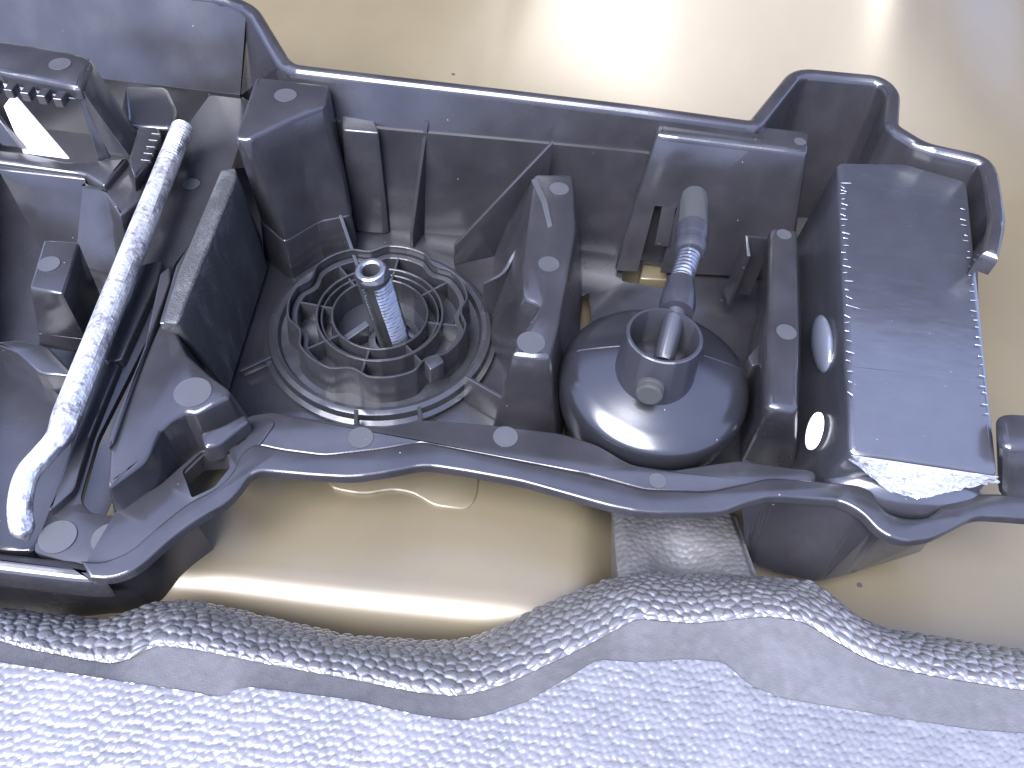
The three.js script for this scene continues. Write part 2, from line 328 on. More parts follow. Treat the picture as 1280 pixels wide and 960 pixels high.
// radial ribs standing round the clamp
const rib = (a, b, y = 0.0185, th = 0.0022) => part('rib', plate([a, b, [b[0], y, b[2]], [a[0], y, a[2]]], th, 0.0005), P, tray);
rib([-.0656,.0965,-.1473], [-.0727,.03,-.125]);
rib([.0079,.098,-.1403], [-.0443,.034,-.1149]);
rib([-.1175,.05,-.1239], [-.0978,.036,-.0861]);
rib([-.1473,.024,-.0091], [-.1314,.024,-.0233]);
rib([-.0778,.036,.0167], [-.0731,.036,.0396], 0.019);
rib([-.0463,.036,.0103], [-.0403,.036,.0334], 0.019);
rib([-.0248,.04,-.0097], [.001,.04,.0042], 0.019);
// divider pillars
function divider(top, bot, marks, extra) {
  const d = part('divider', block(top, bot, { corner: 0.0035, round: 0.003, rs: 5 }), P, tray);
  for (const [p, r] of marks) part('ejector_mark', disc(p, r), M.mark, d);
  return d;
}
const div1 = divider([[-.001,.088,-.1226],[.0221,.088,-.1259],[.0252,.088,-.0801],[.0226,.088,-.0421],[.0198,.088,-.0099],[.0168,.088,.0122],[-.0022,.088,.0125],[.0044,.088,-.0087],[.0097,.088,-.0217],[.0008,.088,-.0247],[-.0017,.088,-.0464]],
  [[-.0204,.02,-.1387],[.0343,.02,-.1415],[.0371,.02,-.0906],[.0356,.02,-.052],[.0325,.02,-.0167],[.028,.02,.0157],[-.0086,.02,.0144],[-.0056,.02,-.0115],[-.0005,.02,-.0291],[-.0083,.02,-.0397],[-.0163,.02,-.0506]],
  [[[.0142,.0882,-.1108], .0055], [[.012,.0882,-.0501], .0055], [[.0068,.0882,.0039], .0068]]);
part('bead', block([[-.0019,.0888,-.1157],[.0011,.0888,-.1176],[.0081,.0888,-.0994],[.0123,.0888,-.079],[.0099,.0888,-.0773],[.0051,.0888,-.0975]], 0.0012, { corner: 0.001, round: 0.0004 }), M.mark, div1);
{ const l = fillet([[-.0224,.05,-.0698],[-.0122,.056,-.0729],[-.0079,.064,-.08],[-.003,.07,-.086]], 0.004, 4, false); part('side_web', wall(l, l.map((p) => [p[0], 0.0185, p[2]]), 0.0018), P, div1); }
{ const l = [[-.0065,.06,-.0716],[.0015,.058,-.0514]]; part('side_web', wall(l, l.map((p) => [p[0], 0.0185, p[2]]), 0.0016), P, div1); }
const div2 = divider([[.1303,.09,-.0964],[.1457,.09,-.097],[.138,.09,-.0284],[.1299,.09,.0287],[.1155,.09,.028],[.1192,.09,-.0109],[.1247,.09,-.0485]],
  [[.1497,.02,-.1434],[.1781,.02,-.1419],[.1703,.02,-.0715],[.1542,.02,.0143],[.1246,.02,.0121],[.131,.02,-.0477],[.1433,.02,-.0932]],
  [[[.137,.0902,-.0908], .004], [[.1297,.0902,-.019], .005]]);
{ const l = [[.1232,.07,-.0932],[.1218,.075,-.1048],[.1373,.075,-.1053]]; part('side_web', wall(l, l.map((p) => [p[0], 0.03, p[2]]), 0.0018), P, div2); }
part('side_web', block([[.1169,.07,-.0188],[.1278,.07,-.0339],[.1278,.07,-.0177],[.1183,.07,-.0122]], 0.05, { corner: 0.002, round: 0.001 }), P, div2);
// front ledge, raised flange and its drop wall
{
  const inner = [[-.1202,.066,.0481],[-.1088,.066,.0438],[-.1004,.066,.0449],[-.0712,.066,.046],[-.0565,.066,.0454],[-.04,.066,.039],[-.0061,.066,.0377],[.0247,.066,.0381],[.0417,.066,.0421],[.0585,.066,.0514],[.0768,.066,.052],[.0955,.066,.0461],[.1088,.066,.0422],[.1366,.066,.0434],[.1441,.066,.0433]];
  const lip = [[-.117,.066,.0717],[-.1106,.066,.0628],[-.0997,.066,.0643],[-.0795,.066,.0647],[-.0552,.066,.058],[-.038,.066,.0518],[-.0224,.066,.0533],[.04,.066,.0593],[.0645,.066,.0641],[.0935,.066,.0613],[.1133,.066,.0542],[.1355,.066,.0522],[.143,.066,.0512]];
  part('front_ledge', block([...inner, ...lip.slice().reverse()], 0.003, { corner: 0.004, round: 0.001 }), P, tray);
  const wl = fillet([[-.1122,.0645,.0459],[-.1004,.0645,.0457],[-.0564,.0645,.0461],[-.0399,.0645,.0398],[-.0059,.0645,.0384],[.025,.0645,.0388],[.042,.0645,.0429],[.0587,.0645,.0521],[.0771,.0645,.0528],[.0959,.0645,.0469],[.1092,.0645,.043],[.137,.0645,.0442]], 0.004, 3, false);
  part('front_wall', wall(wl, shift(wl, 0, -0.028, -0.004), 0.002), P, tray);
  for (const q of [[-.0657,.0662,.053], [-.0003,.0662,.0438], ]) part('ejector_mark', disc(q, 0.0058), M.mark, tray);
  part('ejector_mark', disc([.07,.0662,.0586], 0.004), M.mark, tray);
  const fi = [[-.1623,.07,.1273],[-.1535,.07,.1269],[-.1453,.07,.1217],[-.1372,.07,.1081],[-.1292,.07,.0962],[-.1205,.07,.0896],[-.1154,.07,.0802],[-.1152,.07,.0703],[-.1106,.07,.0641],[-.0987,.07,.066],[-.0787,.07,.0663],[-.0547,.07,.0597],[-.0377,.07,.0536],[-.0222,.07,.0555],[.011,.07,.0588],[.0395,.07,.0619],[.0637,.07,.0662],[.0923,.07,.0634],[.1101,.07,.0566],[.1203,.07,.0523],[.1488,.07,.0512],[.1623,.07,.0511],[.1667,.07,.0531],[.1698,.07,.0634],[.1784,.07,.0663],[.1894,.07,.065],[.198,.07,.0574],[.2044,.07,.0504],[.2249,.07,.0474],[.2559,.07,.0468]];
  const fo = [[-.1557,.07,.134],[-.1471,.07,.1337],[-.139,.07,.1283],[-.1304,.07,.1135],[-.1235,.07,.1046],[-.1126,.07,.0941],[-.1096,.07,.0859],[-.108,.07,.0809],[-.1043,.07,.078],[-.0824,.07,.0776],[-.0642,.07,.0764],[-.0486,.07,.0716],[-.0347,.07,.066],[-.0158,.07,.0669],[.0096,.07,.069],[.0482,.07,.0766],[.0636,.07,.0779],[.0973,.07,.0733],[.1092,.07,.0666],[.1199,.07,.0624],[.1516,.07,.0608],[.1601,.07,.0654],[.1665,.07,.0749],[.176,.07,.078],[.1885,.07,.0753],[.2021,.07,.067],[.2127,.07,.0605],[.2338,.07,.0595],[.2518,.07,.0593]];
  const cr = 0.006;
  const g = block([...fillet(fi, cr, 4, false), ...fillet(fo, cr, 4, false).reverse()], 0.005, { smoothLine: true, round: 0.0014, rs: 4 });
  part('front_flange', g, P, tray);
  const wt = fillet([[.1082,.066,.0664],[.1214,.066,.0607],[.1534,.066,.0591],[.162,.066,.0642],[.1687,.066,.0726],[.1914,.066,.0721]], 0.003, 3, false), wb = fillet([[.1251,.012,.0621],[.1291,.012,.0659],[.1423,.012,.0695],[.1603,.012,.0721],[.178,.012,.0657],[.216,.012,.0493]], 0.003, 3, false);
  part('pocket_front', wall(wt, wb, -0.0025), P, tray);
  part('pocket_front', wall([[.1101,.06,.0644],[.1128,.06,.0378]], [[.1251,.012,.0621],[.1294,.012,.0274]], 0.0025), P, tray);
  part('corner_post', block([[.2172,.098,.0226],[.2441,.098,.0207],[.2377,.098,.0405],[.2137,.098,.0437]], [[.2322,.068,.0251],[.2607,.068,.0241],[.2523,.068,.0503],[.2264,.068,.0486]], { corner: 0.007, round: 0.003, rs: 5 }), P, tray);
}
// plateau, clip and hexagonal opening at the near left
{
  part('plateau', block([[-.1681,.082,.012],[-.1614,.082,.0116],[-.1505,.082,.0273],[-.1359,.082,.0385],[-.1244,.082,.0456],[-.1235,.082,.0495],[-.1353,.082,.0604],[-.139,.082,.06],[-.144,.082,.0646],[-.147,.082,.0709],[-.1471,.082,.0746],[-.1478,.082,.0868],[-.1578,.082,.1011],[-.1654,.082,.0791],[-.1677,.082,.0298]], 0.034, { corner: 0.0022, round: 0.0022, rs: 5, draft: 0.006 }), P, tray);
  part('ejector_mark', disc([-.14,.0822,.0493], 0.0082), M.mark, tray);
  part('clip_cheek', block([[-.1335,.0745,.0651],[-.1258,.0745,.0602],[-.1174,.0745,.0525],[-.1142,.0745,.056],[-.1241,.0745,.0702],[-.129,.0745,.0725]], 0.01, { corner: 0.002, round: 0.0015, draft: 0.001 }), P, tray);
  part('clip_ledge', panel([[-.1584,.0668,.1019],[-.1449,.0668,.0885],[-.1403,.0668,.0798],[-.134,.0668,.069],[-.1176,.0668,.0642],[-.1114,.0668,.0475],[-.1051,.0668,.0502],[-.1095,.0668,.0649],[-.1136,.0668,.078],[-.1149,.0668,.091],[-.1275,.0668,.1018],[-.1343,.0668,.1188],[-.1493,.0668,.1304],[-.1617,.0668,.1274]],
    [[[-.1333,.066,.0696],[-.1205,.066,.0671],[-.1172,.066,.0746],[-.1215,.066,.087],[-.1299,.066,.094],[-.1388,.066,.0807]]], 0.004, 0.0006, 0.003), P, tray);
  part('ejector_mark', disc([-.1417,.0663,.101], 0.0075), M.mark, tray);
  part('opening_collar', wall(fillet([[-.139,.0655,.0805],[-.1335,.0655,.0693],[-.1207,.0655,.0668],[-.1174,.0655,.0744]], 0.001, 2, false), fillet([[-.1414,.054,.082],[-.1358,.054,.0703],[-.1225,.054,.0673],[-.1195,.054,.075]], 0.001, 2, false), 0.002), P, tray);
}
// ledge strip, slot and floor of the left compartment
{
  part('ledge_strip', panel([[-.2212,.064,-.1235],[-.2141,.064,-.1972],[-.188,.064,-.1968],[-.1807,.064,-.1504],[-.1758,.064,-.09],[-.1847,.064,-.0443],[-.1801,.064,-.0047],[-.1812,.064,.0673],[-.1763,.064,.0983],[-.1702,.064,.1033],[-.1579,.064,.1037],[-.1404,.064,.1034],[-.154,.064,.129],[-.1854,.064,.1236],[-.1868,.064,.1054],[-.1935,.064,.0475],[-.1972,.064,-.0011],[-.2021,.064,-.0416]], [], 0.004, 0.0008, 0.003), P, tray);
  part('strip_step', block([[-.1979,.07,-.036],[-.1882,.07,-.0405],[-.1856,.07,-.025],[-.1839,.07,.027],[-.1921,.07,.0291],[-.1939,.07,.0029]], 0.006, { corner: 0.002, round: 0.001 }), P, tray);
  part('strip_step', block([[-.1931,.0685,.028],[-.1848,.0685,.0278],[-.182,.0685,.0705],[-.1783,.0685,.0961],[-.1842,.0685,.1076],[-.188,.0685,.0764]], 0.005, { corner: 0.002, round: 0.001 }), P, tray);
  part('plateau_edge', block([[-.1776,.084,-.0177],[-.1746,.084,-.025],[-.1713,.084,-.0131],[-.1682,.084,.0219],[-.1627,.084,.0801],[-.1638,.084,.0834],[-.1661,.084,.0756],[-.1685,.084,.0292]], 0.03, { corner: 0.001, round: 0.0008 }), P, tray);
  part('plateau_edge', block([[-.1723,.0835,-.0247],[-.1705,.0835,-.0438],[-.1686,.0835,-.0417],[-.1676,.0835,-.0181],[-.1647,.0835,.0129],[-.1673,.0835,.0133]], 0.03, { corner: 0.001, round: 0.0008 }), P, tray);
  for (const [q, r] of [[[-.1781,.0643,.116], .0075], [[-.1577,.0643,.1143], .007], [[-.1969,.0643,-.1087], .005]]) part('ejector_mark', disc(q, r), M.mark, tray);
  part('left_floor', panel([[-.5021,.018,-.2747],[-.2385,.018,-.2422],[-.1648,.018,-.1174],[-.1689,.018,-.0069],[-.1623,.018,.0767],[-.1699,.018,.1078],[-.2016,.018,.1116],[-.282,.018,.1124]], [], 0.003, 0.0006, 0.004), P, tray);
  part('near_rim', block([[-.2428,.066,.1237],[-.1934,.066,.1256],[-.1633,.066,.1251],[-.1491,.066,.1334],[-.1606,.066,.1348],[-.1924,.066,.1345],[-.2373,.066,.1337]], 0.014, { corner: 0.005, round: 0.004, rs: 5 }), P, tray);
  { const l = fillet([[-.2415,.06,.1319],[-.1961,.06,.1321],[-.1617,.06,.1308],[-.1518,.06,.1296],[-.1433,.06,.1244],[-.1341,.06,.1103],[-.127,.06,.1011]], 0.004, 3, false); part('corner_skirt', wall(l, shift(l, 0, -0.054, -0.005), -0.0025), P, tray); }
  part('left_floor_rise', block([[-.3378,.034,-.0086],[-.2707,.034,-.0026],[-.2214,.034,.0288],[-.2062,.034,.0559],[-.2011,.034,.0987],[-.2026,.034,.1116],[-.2683,.034,.1149]], 0.025, { corner: 0.004, round: 0.002, draft: 0.004 }), P, tray);
  part('stepped_wedge', block([[-.2652,.046,.007],[-.2527,.046,.003],[-.2371,.046,.0056],[-.216,.046,.0221],[-.2336,.046,.023],[-.2509,.046,.0114]], 0.02, { corner: 0.003, round: 0.001, draft: 0.002 }), P, tray);
  part('post', block([[-.2368,.09,-.0264],[-.2195,.09,-.0275],[-.213,.09,.0073],[-.2293,.09,.0061]], [[-.2559,.04,-.0301],[-.226,.04,-.034],[-.2178,.04,.0015],[-.2455,.04,.0012]], { corner: 0.002, round: 0.0014 }), P, tray);
  part('ejector_mark', disc([-.2269,.0902,-.0102], 0.0052), M.mark, tray);
  part('added_side_wall', wall([[-.4665,.05,-.3675],[-.2835,.05,-.0021],[-.2235,.05,.1176]], [[-.4685,.01,-.3193],[-.3007,.01,.0109],[-.2433,.01,.1238]], 0.003), P, tray);  // unseen tray side, added for the shade it casts
  part('cross_rib', plate([[-.2407,.052,.0016],[-.2152,.052,.0022],[-.2252,.031,-.005],[-.252,.031,-.0056]], 0.002, 0.0004), P, tray);
}
// notched tool holder at the far left
{
  const ty = .118;
  part('holder_top', block([[-.3353,.118,-.1487],[-.295,.118,-.1486],[-.2615,.118,-.1455],[-.25,.118,-.1413],[-.2437,.118,-.112],[-.29,.118,-.1189],[-.3243,.118,-.123]], 0.007, { corner: 0.004, round: 0.003, rs: 4 }), P, tray);
  part('holder_side', block([[-.262,.1165,-.1464],[-.2515,.1165,-.1427],[-.2444,.1165,-.1135],[-.248,.1165,-.1158]], [[-.2393,.078,-.1325],[-.2312,.078,-.1309],[-.2284,.078,-.1095],[-.241,.078,-.1079]], { corner: 0.0012, round: 0.001 }), P, tray);
  part('holder_frame', plate([[-.2498,.1145,-.1186],[-.2466,.1145,-.117],[-.2398,.077,-.1088],[-.245,.077,-.1035]], 0.004, 0.0008), P, tray);
  part('holder_frame', plate([[-.3219,.1145,-.1278],[-.3172,.1145,-.1272],[-.2895,.077,-.108],[-.3004,.077,-.109],[-.3089,.086,-.1112]], 0.004, 0.0008), P, tray);
  part('holder_sill', block([[-.335,.079,-.1029],[-.2855,.079,-.103],[-.2595,.079,-.0989],[-.2379,.079,-.1057],[-.2291,.079,-.1087],[-.2325,.079,-.0826],[-.2475,.079,-.0904],[-.2939,.079,-.0921],[-.3321,.079,-.0932]], 0.008, { corner: 0.002, round: 0.0018 }), P, tray);
  part('holder_front', block([[-.3006,.0765,-.0964],[-.2503,.0765,-.0952],[-.246,.0765,-.0889],[-.2943,.0765,-.0889]], [[-.2866,.03,-.083],[-.2566,.03,-.0795],[-.2512,.03,-.0708],[-.2808,.03,-.0742]], { corner: 0.001, round: 0.001 }), P, tray);
  part('holder_foot', block([[-.2489,.0745,-.0868],[-.2349,.0745,-.0851],[-.2294,.0745,-.1118],[-.2263,.0745,-.1352],[-.2189,.0745,-.125],[-.2128,.0745,-.0793],[-.2184,.0745,-.0651],[-.2339,.0745,-.0825]], [[-.2574,.034,-.0643],[-.2286,.034,-.059],[-.2306,.034,-.089],[-.2318,.034,-.1332],[-.2269,.034,-.1263],[-.2192,.034,-.0839],[-.2197,.034,-.0571],[-.2275,.034,-.0585]], { corner: 0.002, round: 0.0016 }), P, tray);
  for (let k = 0; k < 5; k++) { const p = mix3([-.2904,.1155,-.1121], [-.2536,.1155,-.108], k / 4); part('tooth', block([[p[0] - .0030, p[1], p[2] - .004], [p[0] + .0016, p[1], p[2] - .004], [p[0] + .0016, p[1], p[2] + .0035], [p[0] - .0030, p[1], p[2] + .0035]], 0.005, { corner: 0.0006, round: 0.0006 }), P, tray); }
  part('ejector_mark', disc([-.2632,.1182,-.1318], 0.0058), M.mark, tray);
  part('rear_boss', block([[-.2557,.08,-.1735],[-.231,.08,-.1775],[-.2164,.08,-.1548],[-.2143,.08,-.1374],[-.2385,.08,-.1345]], [[-.2712,.05,-.1834],[-.242,.05,-.1863],[-.2234,.05,-.1621],[-.2239,.05,-.1456],[-.2509,.05,-.1408]], { corner: 0.004, round: 0.002 }), P, tray);
  const cl = part('ribbed_clip', block([[-.2285,.086,-.1284],[-.2176,.086,-.1289],[-.2136,.086,-.1227],[-.2121,.086,-.0959],[-.2142,.086,-.0837],[-.2228,.086,-.0975]], [[-.2366,.06,-.1338],[-.224,.06,-.1338],[-.2196,.06,-.1268],[-.2182,.06,-.0989],[-.2222,.06,-.087],[-.2319,.06,-.1009]], { corner: 0.0015, round: 0.0012 }), P, tray);
  for (let k = 0; k < 5; k++) { const p = mix3([-.2159,.0865,-.1231], [-.2132,.0865,-.0993], k / 4); part('clip_tooth', block([[p[0] - .003, p[1], p[2] - .0009], [p[0] + .002, p[1], p[2] - .0009], [p[0] + .002, p[1], p[2] + .0009], [p[0] - .003, p[1], p[2] + .0009]], 0.002, { corner: 0.0003, round: 0.0004 }), P, cl); }
}

// ---------------------------------------------------------------- white plates added to stand for the bright light in the holder window and slots
{
  const s = thing('added_white_strip', 'white plate added for the bright light in the window of the notched holder', 'strip', [-.2937,.07,-.1131]);
  part('strip', plate([[-.2892,.104,-.1207],[-.2678,.07,-.111],[-.2937,.07,-.1131],[-.2966,.097,-.117]], 0.0015, 0.0003), M.white, s);
  part('slot_glint_bar', plate([[-.3078,.1085,-.1295],[-.2565,.1085,-.1254],[-.2552,.1045,-.1211],[-.3074,.1045,-.1249]], 0.0015, 0.0003), M.white, s);  // white bar painted in for the highlights in the slots
}

// ---------------------------------------------------------------- round wheel clamp
{
  const c = [-.0777,.03,-.0499], R = 0.0655;
  const k = thing('wheel_clamp', 'round black plastic wheel clamp with a scalloped ring around the threaded bolt', 'clamp', [c[0], 0.018, c[2]]);
  const X = c[0], Z = c[2];
  part('flange', lathe([[0.028, 0.019], [R, 0.019], [R + .0006, 0.0215], [R - .002, 0.0225], [R - .003, 0.026], [R - .0055, 0.0272], [R - .008, 0.0262], [R - .0095, 0.0235], [0.028, 0.0225], [0.028, 0.019]], 96, [X, 0, Z]), M.knob, k, { crease: 0.5 });
  const wave = (a, r) => { const t = Math.cos(7 * a + 0.6); return r * (1 - 0.085 * Math.max(0, t) ** 1.5 + 0.012 * Math.max(0, -t)); };
  const ring = (r, y0, y1, th, fl = 0, wavy = false, n = 140) => {
    const rows = [[r + fl, y0], [r, y1 - .0005], [r - .0004, y1], [r - th + .0004, y1], [r - th, y1 - .0005], [r - th + fl * .5, y0]], pos = [], idx = [];
    for (let i = 0; i < n; i++) { const a = i / n * Math.PI * 2; for (const [q, y] of rows) { const w = wavy ? wave(a, q) : q; pos.push(X + w * Math.cos(a), y, Z + w * Math.sin(a)); } }
    const m = rows.length;
    for (let i = 0; i < n; i++) for (let j = 0; j < m; j++) { const A = i * m + j, B = i * m + (j + 1) % m, C = ((i + 1) % n) * m + j, D = ((i + 1) % n) * m + (j + 1) % m; idx.push(A, B, C, B, D, C); }
    const g = new THREE.BufferGeometry(); g.setAttribute('position', new THREE.Float32BufferAttribute(pos, 3)); g.setIndex(idx); return g.toNonIndexed();
  };
  part('scalloped_ring', ring(0.0500, 0.0225, 0.0425, 0.0013, 0.0020, true), M.knob, k, { crease: 0.5 });
  part('inner_ledge', ring(0.0485, 0.0225, 0.0365, 0.0035, 0, true), M.knob, k, { crease: 0.5 });
  part('middle_ring', ring(0.0355, 0.0205, 0.0380, 0.0014), M.knob, k, { crease: 0.5 });
  part('middle_ring', ring(0.0330, 0.0205, 0.0355, 0.0012), M.knob, k, { crease: 0.5 });
  part('hub_ring', ring(0.0270, 0.0195, 0.0375, 0.0013), M.knob, k, { crease: 0.5 });
  part('base_plate', lathe([[0.006, 0.0188], [0.030, 0.0188], [0.030, 0.0205], [0.006, 0.0205], [0.006, 0.0188]], 64, [X, 0, Z]), M.knob, k);
  for (let i = 0; i < 8; i++) {
    const a = i / 8 * Math.PI * 2 + 0.05, ca = Math.cos(a), sa = Math.sin(a), r0 = 0.0268, r1 = 0.0455;
    part('spoke', plate([[X + r0 * ca, 0.0225, Z + r0 * sa], [X + r1 * ca, 0.0225, Z + r1 * sa], [X + r1 * ca, 0.0365, Z + r1 * sa], [X + r0 * ca, 0.0355, Z + r0 * sa]], 0.0013, 0.0003), M.knob, k);
  }
  for (let i = 0; i < 3; i++) {
    const a = i / 3 * Math.PI * 2 + 0.35, ca = Math.cos(a), sa = Math.sin(a), r0 = 0.0085, r1 = 0.0245;
    part('hub_web', plate([[X + r0 * ca, 0.0205, Z + r0 * sa], [X + r1 * ca, 0.0205, Z + r1 * sa], [X + r1 * ca, 0.029, Z + r1 * sa], [X + r0 * ca, 0.034, Z + r0 * sa]], 0.0045, 0.0006), M.knob, k);
  }
  part('latch', block(shift([[-.047,.047,-.0117],[-.0403,.047,-.0177],[-.0362,.047,-.0122],[-.0428,.047,-.0059]], 0, 0, 0), 0.012, { corner: 0.001, round: 0.0008 }), M.knob, k);

  // threaded bolt
  const A = [-.0694,.03,-.0414], B = [-.0776,.083,-.0373];
  const b = thing('threaded_bolt', 'hollow silver threaded bolt with a slot down one side, rising from the round clamp', 'bolt', [A[0], 0.0205, A[2]]);
  const A0 = mix3(A, B, -0.17), L = len3(sub3(B, A0)), Rb = 0.009, n = 64, m = 220, pos = [], idx = [];
  for (let j = 0; j <= m; j++) for (let i = 0; i <= n; i++) {
    const a = i / n * Math.PI * 2, y = j / m * L; let r = Rb;
    const tz = smooth(0.92, 0.88, j / m) * smooth(0.0, 0.03, j / m), tri = Math.abs((((y / 0.0024 - i / n) % 1) + 1) % 1 - 0.5) * 2;
    r -= 0.0010 * tri * tz; r -= 0.0012 * smooth(0.95, 1, j / m);
    const da = Math.abs(((a - 1.75 + Math.PI * 3) % (Math.PI * 2)) - Math.PI); r = lerp(r, Math.min(r, Rb * 0.74), smooth(0.34, 0.27, da) * smooth(0.93, 0.9, j / m));
    pos.push(r * Math.cos(a), y, r * Math.sin(a));
  }
  for (let j = 0; j < m; j++) for (let i = 0; i < n; i++) { const p = j * (n + 1) + i; idx.push(p, p + n + 1, p + 1, p + 1, p + n + 1, p + n + 2); }
  const g = new THREE.BufferGeometry(); g.setAttribute('position', new THREE.Float32BufferAttribute(pos, 3)); g.setIndex(idx);
  const q = new THREE.Quaternion().setFromUnitVectors(new THREE.Vector3(0, 1, 0), new THREE.Vector3(...sub3(B, A0)).normalize());
  const put = (h) => { h.applyQuaternion(q); h.translate(...A0); return h; };
  part('thread', put(g), M.steel, b, { crease: 0.7 });
  part('hollow_end', put(lathe([[Rb - .0012, L], [Rb - .0020, L + .0006], [0.0055, L + .0006], [0.0046, L - .0004]], 40)), M.steel, b, { crease: 0.5 });
  part('bore', put(lathe([[0.0047, L - .0003], [0.0044, L - .03], [0.0001, L - .03]], 32)), M.rubber, b, { crease: 0.5 });  // bore lined in black to stand for the shade inside
  part('collar', put(lathe([[0.0105, 0.001], [0.0145, 0.001], [0.0148, 0.003], [0.0145, 0.006], [0.0105, 0.007]], 40)), M.knob, b);
}

// ---------------------------------------------------------------- round canister with its hose
{
  const c = [.0698,.064,.0001], X = c[0], Z = c[2], R = 0.0470;
  const k = thing('round_canister', 'squat glossy black canister with an open grey collar, between the two dividers', 'canister', [X, 0.0185, Z]);
  const n = 120, rows = [], N = 46;
  const sr = 0.015;                                   // shoulder radius
  for (let j = 0; j <= N; j++) { // profile: foot, belly, rounded shoulder, dome
    const t = j / N; let r, y;
    if (t < 0.25) { const q = t / 0.25; r = R * lerp(0.72, 1, Math.sin(q * Math.PI / 2)); y = lerp(0.0188, 0.063, q); }
    else if (t < 0.65) { const a = (t - 0.25) / 0.4 * 1.22; r = R - sr * (1 - Math.cos(a)); y = 0.063 + sr * Math.sin(a); }
    else { const q = (t - 0.65) / 0.35, r0 = R - sr * (1 - Math.cos(1.22)), y0 = 0.063 + sr * Math.sin(1.22); r = lerp(r0, 0.004, q); y = y0 + 0.0085 * (1 - (1 - q) ** 1.5); }
    rows.push([r, y]);
  }
  const pos = [], idx = [];
  for (const [r, y] of rows) for (let i = 0; i < n; i++) {
    const a = i / n * Math.PI * 2, x = r * Math.cos(a), z = r * Math.sin(a) * (Math.sin(a) < 0 ? 0.97 : 1.0);
    const roof = smooth(0.067, 0.078, y) * (0.001 - 0.10 * Math.max(0, z + 0.004) - 0.10 * Math.max(0, -z - 0.004));
    pos.push(X + x, y + roof, Z + z);
  }
  for (let j = 0; j < N; j++) for (let i = 0; i < n; i++) { const p = j * n + i, q2 = j * n + (i + 1) % n; idx.push(p, p + n, q2, q2, p + n, q2 + n); }
  const g = new THREE.BufferGeometry(); g.setAttribute('position', new THREE.Float32BufferAttribute(pos, 3)); g.setIndex(idx);
  part('body', g, M.gloss, k, { crease: null });
  for (const sd of [-1, 1]) { const l = rows.filter(([rr, y]) => rr > 0.019 && y > 0.071).map(([rr, y]) => new THREE.Vector3(X + sd * Math.sqrt(rr * rr - 1.6e-5), y + 0.0011 * smooth(0.067, 0.078, y) - 0.0002, Z - 0.004)); part('mould_seam', new THREE.TubeGeometry(new THREE.CatmullRomCurve3(l), 30, 0.0005, 8), M.gloss, k); }
  const ct = [.0662,.106,.0059], cb = [ct[0] + .0005, 0.076, ct[2] + .001];
  part('collar', revolve(cb, ct, [[0, .0192], [.93, .0178], [.985, .0175], [1, .0168], [1, .0158], [.96, .0154], [.25, .0150], [.25, .0001]], 64), M.fitting, k, { crease: 0.5 });
  part('peg', revolve([.0644,.089,.0158], [.0615,.091,.0303], [[0, .0062], [.72, .0062], [.76, .0056], [.80, .0062], [.95, .006], [1, .005], [1, .0001]], 28), M.rubber, k, { crease: 0.5 });
  const h0 = [.0676,.095,.0126], h1 = [.0733,.102,-.0149], h2 = [.076,.102,-.0335], h3 = [.0801,.101,-.0498], h4 = [.0815,.101,-.0546], h5 = [.0844,.1,-.0755], h6 = [.0869,.099,-.105];
  part('nozzle', revolve(h0, mix3(h0, h1, 1.05), [[0, .0001], [0, .0042], [.06, .0048], [1, .005]], 24), M.fitting, k, { crease: 0.5 });
  part('lower_ferrule', revolve(mix3(h1, h2, -.15), h2, [[0, .0001], [0, .008], [.25, .0086], [.55, .0080], [.8, .0072], [.97, .0068], [1, .0062], [1, .0001]], 32), M.fitting, k, { crease: 0.5 });
  const br = []; for (let i = 0; i <= 48; i++) br.push([i / 48, .0052 + .0006 * Math.abs(Math.sin(i / 48 * Math.PI * 8))]);
  part('braided_hose', revolve(h2, h4, br, 28), M.steel, k, { crease: 0.8 });
  part('upper_ferrule', revolve(h4, h5, [[0, .0001], [0, .0070], [.08, .0078], [.3, .0082], [.36, .0075], [.5, .0076], [.56, .0082], [.9, .0083], [.97, .0086], [1, .008], [1, .0001]], 32), M.fitting, k, { crease: 0.5 });
  part('hose_sleeve', revolve(h5, h6, [[0, .0001], [0, .0076], [.5, .0073], [.8, .0072], [.95, .0066], [1, .0055], [1, .0001]], 28), M.rubber, k, { crease: 0.5 });
}

